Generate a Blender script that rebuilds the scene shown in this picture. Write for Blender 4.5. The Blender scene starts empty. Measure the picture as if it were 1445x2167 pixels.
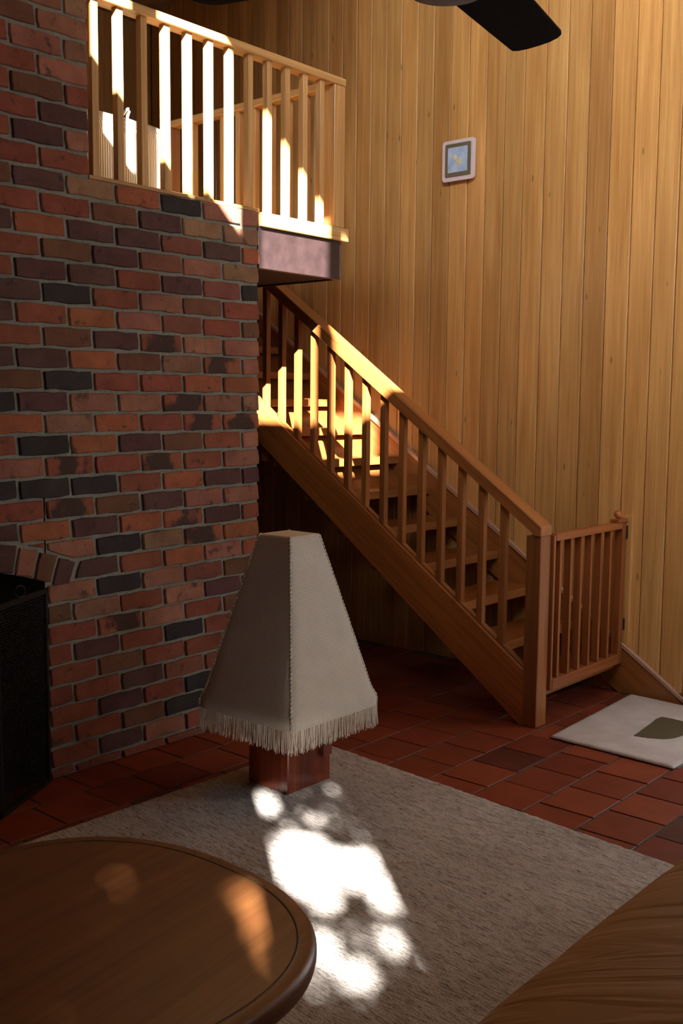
import bpy, bmesh, math, random
from mathutils import Vector, Matrix
random.seed(7)
S = bpy.context.scene
COL = S.collection
R = math.radians

# ------------------------------------------------------------------ camera
YAW, PITCH, ROLL = 40.740, 5.944, -0.529
F_PX, H_CAM = 2223.8, 1.5529
W_PX, H_PX = 1445, 2167
cy_, sy_ = math.cos(R(YAW)), math.sin(R(YAW))
cp_, sp_ = math.cos(R(PITCH)), math.sin(R(PITCH))
fw = Vector((cy_ * cp_, sy_ * cp_, -sp_))
rt = Vector((sy_, -cy_, 0))
dn = fw.cross(rt)
cr_, sr_ = math.cos(R(ROLL)), math.sin(R(ROLL))
r2 = rt * cr_ + dn * sr_
d2 = -rt * sr_ + dn * cr_
cam_d = bpy.data.cameras.new('camera')
cam = bpy.data.objects.new('camera', cam_d)
COL.objects.link(cam)
m = Matrix((( r2.x, -d2.x, -fw.x, 0), (r2.y, -d2.y, -fw.y, 0), (r2.z, -d2.z, -fw.z, H_CAM), (0, 0, 0, 1)))
cam.matrix_world = m
cam_d.sensor_fit = 'VERTICAL'
cam_d.sensor_height = 36.0
cam_d.lens = F_PX / H_PX * 36.0
cam_d.clip_start = 0.05
S.camera = cam

# ------------------------------------------------------------------ world, sun, daylight, exposure
wd = bpy.data.worlds.new('world')
S.world = wd
wd.use_nodes = True
bg = wd.node_tree.nodes['Background']
bg.inputs[0].default_value = (0.62, 0.78, 1.0, 1)
bg.inputs[1].default_value = 0.6
SUN = Vector((1.0, 1.22, -0.93))
ld = bpy.data.lights.new('sun', 'SUN')
ld.energy = 75.0
ld.angle = R(0.53)
ld.color = (1.0, 0.95, 0.88)
sun = bpy.data.objects.new('sun', ld)
COL.objects.link(sun)
sun.rotation_euler = SUN.to_track_quat('-Z', 'Y').to_euler()
sun.location = (-6, -7, 9)

def area(name, loc, direction, sx, sy, energy, color, spread=180):
    l = bpy.data.lights.new(name, 'AREA')
    l.shape = 'RECTANGLE'
    l.size, l.size_y = sx, sy
    l.energy = energy
    l.color = color
    l.spread = R(spread)
    o = bpy.data.objects.new(name, l)
    COL.objects.link(o)
    o.location = loc
    o.rotation_euler = Vector(direction).to_track_quat('-Z', 'Y').to_euler()
    return o
# skylight coming in through the high clerestory, the garden door and the small back window
area('clerestory_daylight', (1.25, 0.45, 4.72), (1, 0.16, -0.02), 2.6, 0.9, 165, (1.0, 0.96, 0.87), 110)
area('door_daylight', (5.19, 1.08, 1.10), (-1, 0.35, 0.05), 1.05, 1.9, 20, (1.0, 0.985, 0.96))
area('high_window_daylight', (4.1, -1.72, 2.95), (-0.10, 1, -0.10), 1.1, 1.1, 12, (0.86, 0.95, 1.0), 100)
area('window_daylight', (-1.2, -1.72, 3.0), (0.4, 1, -0.3), 1.6, 0.9, 0.6, (0.9, 0.95, 1.0))
area('loft_fill', (1.2, 4.55, 2.80), (1, 0.05, -0.03), 0.8, 0.6, 4, (1.0, 0.93, 0.82), 60)  # fill added to brighten the inner rail and loft boards; no window built

S.view_settings.view_transform = 'Standard'
S.view_settings.look = 'None'
S.view_settings.exposure = 0.0
S.view_settings.gamma = 1.0
S.view_settings.use_curve_mapping = False
try:
    S.cycles.use_denoising = True
    S.cycles.max_bounces = 10
    S.cycles.diffuse_bounces = 6
    S.cycles.caustics_reflective = False
    S.cycles.caustics_refractive = False
    S.cycles.sample_clamp_indirect = 6.0
except Exception:
    pass

# ------------------------------------------------------------------ helpers
def wloc(o):
    v = Vector(o.location)
    while o.parent is not None:
        o = o.parent
        v = v + Vector(o.location)
    return v

def link(name, me, mat, parent=None, loc=(0, 0, 0), color=None, kind=None):
    """one mesh object; loc is given in world space"""
    o = bpy.data.objects.new(name, me)
    COL.objects.link(o)
    if mat is not None and not me.materials:
        me.materials.append(mat)
    if parent is not None:
        o.parent = parent
        o.location = Vector(loc) - wloc(parent)
    else:
        o.location = loc
    if color is not None:
        o.color = (color[0], color[1], color[2], 1)
    if kind:
        o['kind'] = kind
    return o

def empty(name, loc, label=None, cat=None, group=None, kind=None):
    o = bpy.data.objects.new(name, None)
    COL.objects.link(o)
    o.location = loc
    o.empty_display_size = 0.05
    tag(o, label, cat, group, kind)
    return o

def tag(o, label=None, cat=None, group=None, kind=None):
    if label: o['label'] = label
    if cat: o['category'] = cat
    if group: o['group'] = group
    if kind: o['kind'] = kind
    return o

def finish(bm, name, smooth=False):
    me = bpy.data.meshes.new(name)
    bmesh.ops.recalc_face_normals(bm, faces=bm.faces)
    bm.to_mesh(me)
    bm.free()
    if smooth:
        for p in me.polygons: p.use_smooth = True
    return me

_boxes = {}
def box_mesh(sx, sy, sz, bev=0.0015, mat=None):
    k = (round(sx, 4), round(sy, 4), round(sz, 4), bev, mat.name if mat else '')
    if k in _boxes: return _boxes[k]
    bm = bmesh.new()
    bmesh.ops.create_cube(bm, size=1)
    bmesh.ops.scale(bm, vec=(sx, sy, sz), verts=bm.verts)
    if bev > 0:
        bmesh.ops.bevel(bm, geom=bm.edges[:], offset=min(bev, sx * .3, sy * .3, sz * .3), segments=1, affect='EDGES')
    me = finish(bm, 'box')
    _boxes[k] = me
    return me

def box(name, lo, hi, mat, parent=None, bev=0.0015, color=None, kind=None):
    lo, hi = Vector(lo), Vector(hi)
    d = hi - lo
    return link(name, box_mesh(d.x, d.y, d.z, bev, mat), mat, parent, (lo + hi) / 2, color, kind)

def prism_mesh(pts, axis, lo, hi, bev=0.0, org=(0, 0, 0)):
    """polygon extruded along an axis: 'X' pts are (y,z); 'Y' pts are (x,z); 'Z' pts are (x,y)"""
    bm = bmesh.new()
    def mk(p, t):
        if axis == 'X': v = (t, p[0], p[1])
        elif axis == 'Y': v = (p[0], t, p[1])
        else: v = (p[0], p[1], t)
        return bm.verts.new(Vector(v) - Vector(org))
    a = [mk(p, lo) for p in pts]
    b = [mk(p, hi) for p in pts]
    n = len(pts)
    bm.faces.new(a)
    bm.faces.new(list(reversed(b)))
    for i in range(n):
        bm.faces.new((a[i], b[i], b[(i + 1) % n], a[(i + 1) % n]))
    if bev > 0:
        bmesh.ops.bevel(bm, geom=bm.edges[:], offset=bev, segments=1, affect='EDGES')
    return finish(bm, 'prism')

def prism(name, pts, axis, lo, hi, mat, parent=None, bev=0.0, color=None, kind=None):
    cx = sum(p[0] for p in pts) / len(pts); cz = sum(p[1] for p in pts) / len(pts); t = (lo + hi) / 2
    org = {'X': (t, cx, cz), 'Y': (cx, t, cz), 'Z': (cx, cz, t)}[axis]
    return link(name, prism_mesh(pts, axis, lo, hi, bev, org), mat, parent, org, color, kind)

def cyl_mesh(r, h, seg=20, axis='Z', r2=None, bev=0.0):
    bm = bmesh.new()
    bmesh.ops.create_cone(bm, cap_ends=True, segments=seg, radius1=r, radius2=r if r2 is None else r2, depth=h)
    if bev:
        es = [e for e in bm.edges if abs(e.verts[0].co.z - e.verts[1].co.z) < 1e-6]
        bmesh.ops.bevel(bm, geom=es, offset=bev, segments=2, affect='EDGES')
    if axis == 'X': bmesh.ops.rotate(bm, cent=(0, 0, 0), matrix=Matrix.Rotation(R(90), 3, 'Y'), verts=bm.verts)
    if axis == 'Y': bmesh.ops.rotate(bm, cent=(0, 0, 0), matrix=Matrix.Rotation(R(90), 3, 'X'), verts=bm.verts)
    return finish(bm, 'cyl', True)

def tube_into(bm, pts, r, seg=6, cap=True):
    pts = [Vector(p) for p in pts]
    rings = []
    for i, p in enumerate(pts):
        t = (pts[min(i + 1, len(pts) - 1)] - pts[max(i - 1, 0)]).normalized()
        u = t.cross(Vector((0, 0, 1)))
        if u.length < 1e-3: u = t.cross(Vector((1, 0, 0)))
        u.normalize(); w = t.cross(u)
        rr = r[i] if isinstance(r, (list, tuple)) else r
        rings.append([bm.verts.new(p + (u * math.cos(a) + w * math.sin(a)) * rr) for a in [2 * math.pi * k / seg for k in range(seg)]])
    for a, b in zip(rings, rings[1:]):
        for k in range(seg):
            bm.faces.new((a[k], a[(k + 1) % seg], b[(k + 1) % seg], b[k]))
    if cap:
        bm.faces.new(list(reversed(rings[0]))); bm.faces.new(rings[-1])

# ------------------------------------------------------------------ materials
class NT:
    def __init__(self, name):
        self.m = bpy.data.materials.new(name)
        self.m.use_nodes = True
        self.t = self.m.node_tree
        self.b = self.t.nodes['Principled BSDF']
    def n(self, typ, **kw):
        nd = self.t.nodes.new(typ)
        for k, v in kw.items(): setattr(nd, k, v)
        return nd
    def l(self, a, b): self.t.links.new(a, b)
    def ramp(self, src, stops):
        r = self.n('ShaderNodeValToRGB')
        while len(r.color_ramp.elements) > 1: r.color_ramp.elements.remove(r.color_ramp.elements[-1])
        for i, (p, c) in enumerate(stops):
            e = r.color_ramp.elements[0] if i == 0 else r.color_ramp.elements.new(p)
            e.position = p
            e.color = (c, c, c, 1) if isinstance(c, (int, float)) else (c[0], c[1], c[2], 1)
        self.l(src, r.inputs[0])
        return r
    def mix(self, fac, a, b, mode='MIX'):
        x = self.n('ShaderNodeMix', data_type='RGBA', blend_type=mode)
        if hasattr(fac, 'is_linked'): self.l(fac, x.inputs[0])
        else: x.inputs[0].default_value = fac
        for sock, v in ((x.inputs[6], a), (x.inputs[7], b)):
            if hasattr(v, 'is_linked'): self.l(v, sock)
            else: sock.default_value = (v[0], v[1], v[2], 1)
        return x.outputs[2]
    def math(self, op, a, b=0.0, c=None):
        x = self.n('ShaderNodeMath', operation=op)
        for s, v in zip(x.inputs, (a, b, c)):
            if v is None: continue
            if hasattr(v, 'is_linked'): self.l(v, s)
            else: s.default_value = v
        return x.outputs[0]
    def coords(self, scale=(1, 1, 1), rot=(0, 0, 0), rand=37.0, src='Object'):
        tc = self.n('ShaderNodeTexCoord')
        mp = self.n('ShaderNodeMapping')
        if any(rot):                                   # rotate first, then stretch
            mp.vector_type = 'TEXTURE'
            mp.inputs['Scale'].default_value = tuple(1.0 / q for q in scale)
        else:
            mp.inputs['Scale'].default_value = scale
        mp.inputs['Rotation'].default_value = rot
        self.l(tc.outputs[src], mp.inputs['Vector'])
        if not rand: return mp.outputs[0]
        oi = self.n('ShaderNodeObjectInfo')
        ad = self.n('ShaderNodeVectorMath', operation='ADD')
        mu = self.math('MULTIPLY', oi.outputs['Random'], rand)
        self.l(mp.outputs[0], ad.inputs[0]); self.l(mu, ad.inputs[1])
        return ad.outputs[0]
    def noise(self, vec, scale, detail=4, rough=0.55, dist=0.0):
        x = self.n('ShaderNodeTexNoise')
        x.inputs['Scale'].default_value = scale
        x.inputs['Detail'].default_value = detail
        x.inputs['Roughness'].default_value = rough
        x.inputs['Distortion'].default_value = dist
        if vec is not None: self.l(vec, x.inputs['Vector'])
        return x.outputs[0]
    def bump(self, h, strength=0.2, dist=0.002):
        x = self.n('ShaderNodeBump')
        x.inputs['Strength'].default_value = strength
        x.inputs['Distance'].default_value = dist
        self.l(h, x.inputs['Height'])
        self.l(x.outputs[0], self.b.inputs['Normal'])
    def set(self, rough=0.5, spec=0.5, coat=0.0, coat_rough=0.2, metal=0.0):
        self.b.inputs['Roughness'].default_value = rough
        self.b.inputs['Specular IOR Level'].default_value = spec
        self.b.inputs['Coat Weight'].default_value = coat
        self.b.inputs['Coat Roughness'].default_value = coat_rough
        self.b.inputs['Metallic'].default_value = metal
    def color(self, sock): self.l(sock, self.b.inputs['Base Color'])

def wood(name, light, dark, axis='Z', rot=(0, 0, 0), rough=0.38, coat=0.25, streak=1.0, tint=True, knots=False, bump=0.12):
    t = NT(name)
    lo, hi = 1.1, 26.0
    sc = {'X': (lo, hi, hi), 'Y': (hi, lo, hi), 'Z': (hi, hi, lo)}[axis]
    v = t.coords(sc, rot)
    g1 = t.noise(v, 1.0, 5, 0.6, 0.6)
    sc2 = tuple(s * (5.0 if s == hi else 2.2) for s in sc)
    v2 = t.coords(sc2, rot, 11.0)
    g2 = t.noise(v2, 1.0, 3, 0.5)
    v3 = t.coords(tuple(s * 0.12 if s == hi else s * 0.9 for s in sc), rot, 23.0)
    g3 = t.noise(v3, 1.0, 2, 0.5)
    base = t.ramp(g1, [(0.30, dark), (0.68, light)]).outputs[0]
    fine = t.ramp(g2, [(0.30, 0.74), (0.62, 1.04)]).outputs[0]
    base = t.mix(0.75 * streak, base, fine, 'MULTIPLY')
    cloud = t.ramp(g3, [(0.25, (0.82, 0.76, 0.70)), (0.7, (1.06, 1.05, 1.03))]).outputs[0]
    base = t.mix(0.85, base, cloud, 'MULTIPLY')
    if knots:
        vk = t.coords((11.0, 11.0, 3.4), rot, 91.0)
        vo = t.n('ShaderNodeTexVoronoi')
        vo.inputs['Scale'].default_value = 1.0
        t.l(vk, vo.inputs['Vector'])
        kf = t.ramp(vo.outputs['Distance'], [(0.0, 1.0), (0.045, 0.8), (0.085, 0.0)]).outputs[0]
        base = t.mix(t.math('MULTIPLY', kf, 0.7), base, (0.10, 0.045, 0.015))
    if tint:
        oi = t.n('ShaderNodeObjectInfo')
        base = t.mix(1.0, base, oi.outputs['Color'], 'MULTIPLY')
    t.color(base)
    t.set(rough, 0.45, coat, 0.18)
    t.bump(g2, bump, 0.001)
    return t.m

M = {}
M['board'] = wood('board_wood', (0.64, 0.368, 0.138), (0.47, 0.232, 0.074), 'Z', rough=0.36, coat=0.2, knots=True)
M['pine'] = wood('pine_wood', (0.66, 0.41, 0.18), (0.48, 0.26, 0.09), 'Z', rough=0.38, coat=0.15)
M['pine_x'] = wood('pine_wood_x', (0.66, 0.41, 0.18), (0.48, 0.26, 0.09), 'X', rough=0.38, coat=0.15)
M['pine_y'] = wood('pine_wood_y', (0.66, 0.41, 0.18), (0.48, 0.26, 0.09), 'Y', rough=0.38, coat=0.15)
M['stair'] = wood('stair_wood', (0.37, 0.145, 0.042), (0.24, 0.082, 0.022), 'Z', rough=0.34, coat=0.25)
M['stair_x'] = wood('stair_wood_x', (0.37, 0.145, 0.042), (0.23, 0.080, 0.022), 'X', rough=0.30, coat=0.3)
M['stair_slope'] = wood('stair_wood_slope', (0.37, 0.145, 0.042), (0.24, 0.082, 0.022), 'Y', rot=(R(34.9), 0, 0), rough=0.32, coat=0.3)
M['gate'] = wood('gate_wood', (0.34, 0.118, 0.036), (0.22, 0.062, 0.017), 'Z', rough=0.36, coat=0.2)
M['gate_x'] = wood('gate_wood_x', (0.34, 0.118, 0.036), (0.22, 0.062, 0.017), 'X', rough=0.36, coat=0.2)
M['table'] = wood('table_wood', (0.19, 0.075, 0.024), (0.125, 0.045, 0.014), 'X', rot=(0, 0, R(8)), rough=0.42, coat=0.12, tint=False, bump=0.03)
M['lamp_wood'] = wood('lamp_wood', (0.24, 0.042, 0.015), (0.09, 0.015, 0.007), 'Z', rough=0.3, coat=0.4, tint=False)
M['fascia'] = None

def plain(name, col, rough=0.6, metal=0.0, noise=0.25, scale=30.0, spec=0.4, coat=0.0, bump=0.0):
    t = NT(name)
    v = t.coords((1, 1, 1))
    g = t.noise(v, scale, 4)
    lo = tuple(c * (1 - noise) for c in col); hi = tuple(min(1, c * (1 + noise)) for c in col)
    t.color(t.ramp(g, [(0.3, lo), (0.7, hi)]).outputs[0])
    t.set(rough, spec, coat, 0.2, metal)
    if bump: t.bump(g, bump, 0.002)
    return t.m
M['fascia'] = plain('dark_painted_timber', (0.026, 0.014, 0.0145), 0.42, 0, 0.3, 14, 0.6)
M['black'] = plain('black_metal', (0.008, 0.008, 0.008), 0.5)
M['soot'] = plain('soot', (0.006, 0.005, 0.005), 0.95)
M['hinge'] = plain('hinge_bronze', (0.035, 0.04, 0.03), 0.45, 0.6)
M['fan_blade'] = plain('fan_blade', (0.014, 0.007, 0.004), 0.9, 0, 0.2, 30, 0.08)
M['fan_metal'] = plain('fan_metal', (0.16, 0.145, 0.13), 0.6, 0.0)
M['plaster'] = plain('outer_wall', (0.14, 0.10, 0.07), 0.8)
M['ceil'] = plain('ceiling_board', (0.20, 0.105, 0.05), 0.7, 0, 0.3, 6)
M['dark_gap'] = plain('dark_backing', (0.03, 0.012, 0.005), 0.9)
M['leaf'] = plain('leaf', (0.05, 0.12, 0.03), 0.6)
M['bark'] = plain('bark', (0.10, 0.07, 0.05), 0.9)
M['lilac'] = plain('lilac_plate', (0.66, 0.56, 0.62), 0.25, 0, 0.05, 20, 0.5)
M['olive_frame'] = plain('olive_frame', (0.20, 0.18, 0.12), 0.3, 0.35, 0.15, 8)
M['trim_strip'] = wood('trim_strip_wood', (0.52, 0.33, 0.25), (0.40, 0.23, 0.16), 'Y', rot=(R(34.9), 0, 0), rough=0.16, coat=1.0)  # pale pinkish tone stands in for window sheen on the moulding
M['blue_cloth'] = plain('navy_cloth', (0.010, 0.016, 0.05), 0.9)
M['loop'] = plain('cream_cord', (0.60, 0.53, 0.42), 0.9)

# brick: base colour from the object colour, mottled
def brick_mat(name, centre):
    t = NT(name)
    oi = t.n('ShaderNodeObjectInfo')
    v = t.coords((1, 1, 1), rand=53.0)
    g = t.noise(v, 9.0, 5, 0.6)
    base = t.mix(1.0, oi.outputs['Color'], t.ramp(g, [(0.25, (0.70, 0.64, 0.62)), (0.75, (1.22, 1.22, 1.2))]).outputs[0], 'MULTIPLY')
    pits = t.noise(v, 95.0, 3, 0.6)
    base = t.mix(t.ramp(pits, [(0.64, 0.0), (0.72, 0.75)]).outputs[0], base, (0.016, 0.010, 0.009))
    if centre:
        tc = t.n('ShaderNodeTexCoord'); sx = t.n('ShaderNodeSeparateXYZ'); t.l(tc.outputs['Object'], sx.inputs[0])
        ax = t.math('ABSOLUTE', sx.outputs[0])
        ax = t.math('ADD', ax, t.math('MULTIPLY', t.math('SUBTRACT', g, 0.5), 0.30))
        f = t.ramp(ax, [(0.05, 0.88), (0.085, 0.0)]).outputs[0]
    else:
        g2 = t.noise(v, 16.0, 4, 0.6)
        f = t.ramp(g2, [(0.60, 0.0), (0.70, 0.75)]).outputs[0]
    base = t.mix(f, base, (0.035, 0.026, 0.022))
    spk = t.noise(v, 150.0, 2, 0.5)
    base = t.mix(t.ramp(spk, [(0.74, 0.0), (0.80, 0.6)]).outputs[0], base, (0.45, 0.40, 0.34))
    t.color(base); t.set(0.86, 0.3)
    t.bump(t.mix(0.5, g, pits), 0.55, 0.006)
    return t.m
M['brick'] = brick_mat('brick_clay', False)
M['brick_m'] = brick_mat('brick_clay_mottled', True)
t = NT('mortar'); v = t.coords((1, 1, 1), rand=0)
g = t.noise(v, 60, 5); g2 = t.noise(v, 5, 3)
t.color(t.mix(0.5, t.ramp(g, [(0.3, (0.17, 0.16, 0.125)), (0.7, (0.31, 0.30, 0.245))]).outputs[0], t.ramp(g2, [(0.3, (0.18, 0.17, 0.13)), (0.7, (0.32, 0.31, 0.26))]).outputs[0]))
t.set(0.95, 0.2); t.bump(g, 0.7, 0.006); M['mortar'] = t.m
# quarry tile
t = NT('terracotta_tile'); v = t.coords((1, 1, 1), rand=53.0)
g = t.noise(v, 7.0, 4); g2 = t.noise(v, 45, 4)
oi = t.n('ShaderNodeObjectInfo')
b = t.mix(1.0, oi.outputs['Color'], t.ramp(g, [(0.25, (0.78, 0.74, 0.72)), (0.75, (1.15, 1.13, 1.1))]).outputs[0], 'MULTIPLY')
t.color(b); t.set(0.5, 0.28)
t.bump(t.mix(0.4, g, g2), 0.15, 0.004); M['tile'] = t.m
M['grout'] = plain('grout', (0.095, 0.085, 0.068), 0.95, 0, 0.25, 60, 0.05, bump=0.2)
# rug
t = NT('rug_wool'); rz = (0, 0, R(-5))
def rn(sc, d=4, r=.6): return t.noise(t.coords(sc, rz, rand=0), 1.0, d, r)
pile = rn((230, 120, 60), 3, .6); dash = rn((210, 30, 40), 3, .55); band = rn((34, 7, 8), 4, .6); cloud = rn((3.2, 2.2, 2), 4, .55)
c = t.ramp(pile, [(0.25, (0.31, 0.290, 0.272)), (0.55, (0.44, 0.42, 0.40)), (0.8, (0.545, 0.525, 0.51))]).outputs[0]
c = t.mix(1.0, c, t.ramp(dash, [(0.34, (0.56, 0.515, 0.475)), (0.50, (1.15, 1.15, 1.15))]).outputs[0], 'MULTIPLY')
c = t.mix(0.5, c, t.ramp(band, [(0.32, (0.66, 0.61, 0.58)), (0.58, (1.06, 1.06, 1.06))]).outputs[0], 'MULTIPLY')
c = t.mix(0.8, c, t.ramp(cloud, [(0.3, (0.82, 0.79, 0.77)), (0.7, (1.10, 1.10, 1.10))]).outputs[0], 'MULTIPLY')
t.color(c); t.set(0.97, 0.08); t.bump(t.mix(0.5, pile, dash), 0.9, 0.008); M['rug'] = t.m
# knit lamp shade (uv in metres)
t = NT('knit_fabric'); tc = t.n('ShaderNodeTexCoord'); sx = t.n('ShaderNodeSeparateXYZ'); t.l(tc.outputs['UV'], sx.inputs[0])
def wv(sock, freq): return t.math('ADD', t.math('MULTIPLY', t.math('SINE', t.math('MULTIPLY', sock, freq)), 0.5), 0.5)
ribs = wv(sx.outputs[0], 2 * math.pi / 0.0072); rows = wv(sx.outputs[1], 2 * math.pi / 0.0085)
h = t.math('ADD', ribs, t.math('MULTIPLY', rows, 0.35))
hf = t.math('DIVIDE', h, 1.35)
nz = t.noise(tc.outputs['UV'], 900, 2); nb = t.noise(tc.outputs['UV'], 9, 3)
c = t.ramp(hf, [(0.0, (0.38, 0.335, 0.275)), (0.45, (0.68, 0.62, 0.535)), (1.0, (0.83, 0.77, 0.69))]).outputs[0]
c = t.mix(0.7, c, t.ramp(nz, [(0.3, 0.78), (0.65, 1.08)]).outputs[0], 'MULTIPLY')
c = t.mix(0.5, c, t.ramp(nb, [(0.3, 0.9), (0.7, 1.05)]).outputs[0], 'MULTIPLY')
t.color(c); t.set(0.95, 0.1); t.bump(hf, 0.7, 0.0025); M['knit'] = t.m
M['fringe'] = plain('fringe_yarn', (0.70, 0.63, 0.53), 0.95, 0, 0.25, 300)
# mat
t = NT('woven_mat'); v = t.coords((1, 1, 1), rand=0); sx = t.n('ShaderNodeSeparateXYZ'); t.l(v, sx.inputs[0])
w1 = t.math('SINE', t.math('MULTIPLY', sx.outputs[0], 2 * math.pi / 0.006)); w2 = t.math('SINE', t.math('MULTIPLY', sx.outputs[1], 2 * math.pi / 0.006))
g = t.noise(v, 7, 4)
t.color(t.ramp(g, [(0.3, (0.50, 0.45, 0.43)), (0.7, (0.62, 0.57, 0.54))]).outputs[0]); t.set(0.95, 0.1)
t.bump(t.math('MULTIPLY', w1, w2), 0.5, 0.002); M['mat'] = t.m
M['olive'] = plain('olive_weave', (0.085, 0.066, 0.030), 0.95, 0, 0.2, 200)
M['rubber'] = plain('grey_underlay', (0.17, 0.165, 0.15), 0.9)
# leather
t = NT('tan_leather'); v = t.coords((1, 1, 1), rand=0)
g = t.noise(v, 160, 4); g2 = t.noise(v, 3.0, 4)
vw = t.coords((1.6, 12.0, 5.0), (0, 0, R(-46)), rand=0); gw = t.ramp(t.noise(vw, 1.0, 3, 0.5, 0.9), [(0.38, 0.0), (0.50, 0.75), (0.62, 1.0)]).outputs[0]
c = t.ramp(g2, [(0.3, (0.235, 0.130, 0.052)), (0.7, (0.30, 0.175, 0.074))]).outputs[0]
t.color(c); t.set(0.62, 0.2); t.bump(t.mix(0.03, gw, g), 0.35, 0.014); M['leather'] = t.m
# ribbed cushion
t = NT('corduroy'); v = t.coords((1, 1, 1), rand=0); sx = t.n('ShaderNodeSeparateXYZ'); t.l(v, sx.inputs[0])
rb = t.math('ADD', t.math('MULTIPLY', t.math('SINE', t.math('MULTIPLY', sx.outputs[0], 2 * math.pi / 0.0125)), 0.5), 0.5)
t.color(t.ramp(rb, [(0.0, (0.42, 0.38, 0.32)), (0.5, (0.74, 0.70, 0.62))]).outputs[0]); t.set(0.95, 0.1); t.bump(rb, 0.7, 0.004); M['cord'] = t.m
# wall light glass with a sky reflection put into its colour
t = NT('sky_reflection_glass'); v = t.coords((1, 1, 1), rand=0); g = t.noise(v, 14, 3)
t.color(t.ramp(g, [(0.35, (0.34, 0.46, 0.74)), (0.7, (0.52, 0.63, 0.84))]).outputs[0]); t.set(0.12, 0.6, 0.6, 0.05); M['sky_tint_glass'] = t.m
M['warm_reflection'] = plain('warm_reflection', (0.60, 0.58, 0.40), 0.2)  # colour of the painted lamp reflection in the wall light

# ------------------------------------------------------------------ layout constants
YB, XE, ZT = 3.6198, 3.5897, 2.4436      # brick face, brick right end, top of its highest full course
XW = 5.24                                 # face of the board wall
BACK, LEFT = -1.8, -2.6
X0 = 1.2                                  # clerestory plane

# ------------------------------------------------------------------ the setting
floor = empty('floor', (3.5, 2.5, -0.012), kind='structure')
box('mortar_bed', (LEFT, BACK, -0.14), (5.4, 6.6, -0.0035), M['grout'], floor, 0)
# quarry tiles, staggered rows running along x
PX, PY = 0.2378, 0.2365
tile_me = []
for k in range(6):
    bm = bmesh.new()
    sx_, sy_2 = 0.2275 / 2, 0.2265 / 2
    co = [(-sx_, -sy_2), (sx_, -sy_2), (sx_, sy_2), (-sx_, sy_2)]
    top = [bm.verts.new((x * 0.988 + random.uniform(-.0006, .0006), y * 0.988 + random.uniform(-.0006, .0006), 0.0)) for x, y in co]
    mid = [bm.verts.new((x + random.uniform(-.0012, .0012), y + random.uniform(-.0012, .0012), -0.0014)) for x, y in co]
    bot = [bm.verts.new((x, y, -0.014)) for x, y in co]
    bm.faces.new(top)
    for a, b in ((top, mid), (mid, bot)):
        for i in range(4): bm.faces.new((a[i], a[(i + 1) % 4], b[(i + 1) % 4], b[i]))
    me = finish(bm, 'tile'); me.materials.append(M['tile']); tile_me.append(me)
TC = [(0.205, 0.039, 0.018), (0.225, 0.046, 0.020), (0.165, 0.031, 0.014), (0.19, 0.041, 0.019), (0.095, 0.024, 0.015), (0.24, 0.052, 0.023)]
rug_poly = [(3.487, 3.125), (3.255, 0.55), (0.9, 0.6), (0.9, 3.16)]
def inside(p, poly):
    c = False
    for i in range(len(poly)):
        a, b = poly[i], poly[i - 1]
        if (a[1] > p[1]) != (b[1] > p[1]) and p[0] < (b[0] - a[0]) * (p[1] - a[1]) / (b[1] - a[1]) + a[0]: c = not c
    return c
rt_ = random.Random(3)
for j in range(-2, 19):
    y0 = 1.770 + PY * j
    off = 3.531 if j % 2 == 0 else 3.645
    if j == 6: off = 3.60
    for i in range(-9, 9):
        xc, yc = off + PX * i + PX / 2, y0 + PY / 2
        if xc > XW + 0.06 or xc < 1.75 or yc > 6.5: continue
        if yc > YB - 0.05 and xc < XE + 0.02: continue
        if all(inside((xc + a * .15, yc + b * .15), rug_poly) for a in (-1, 1) for b in (-1, 1)): continue
        if yc > 4.6 and xc > 5.1 and False: continue
        if (xc - 1.75) * 0.8 + 0.9 > yc + 2.6: continue
        link('tile', tile_me[rt_.randrange(6)], M['tile'], floor, (xc, yc, rt_.uniform(-.0012, .0012)), rt_.choices(TC, (4, 4, 3, 4, 1, 2))[0])

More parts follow.
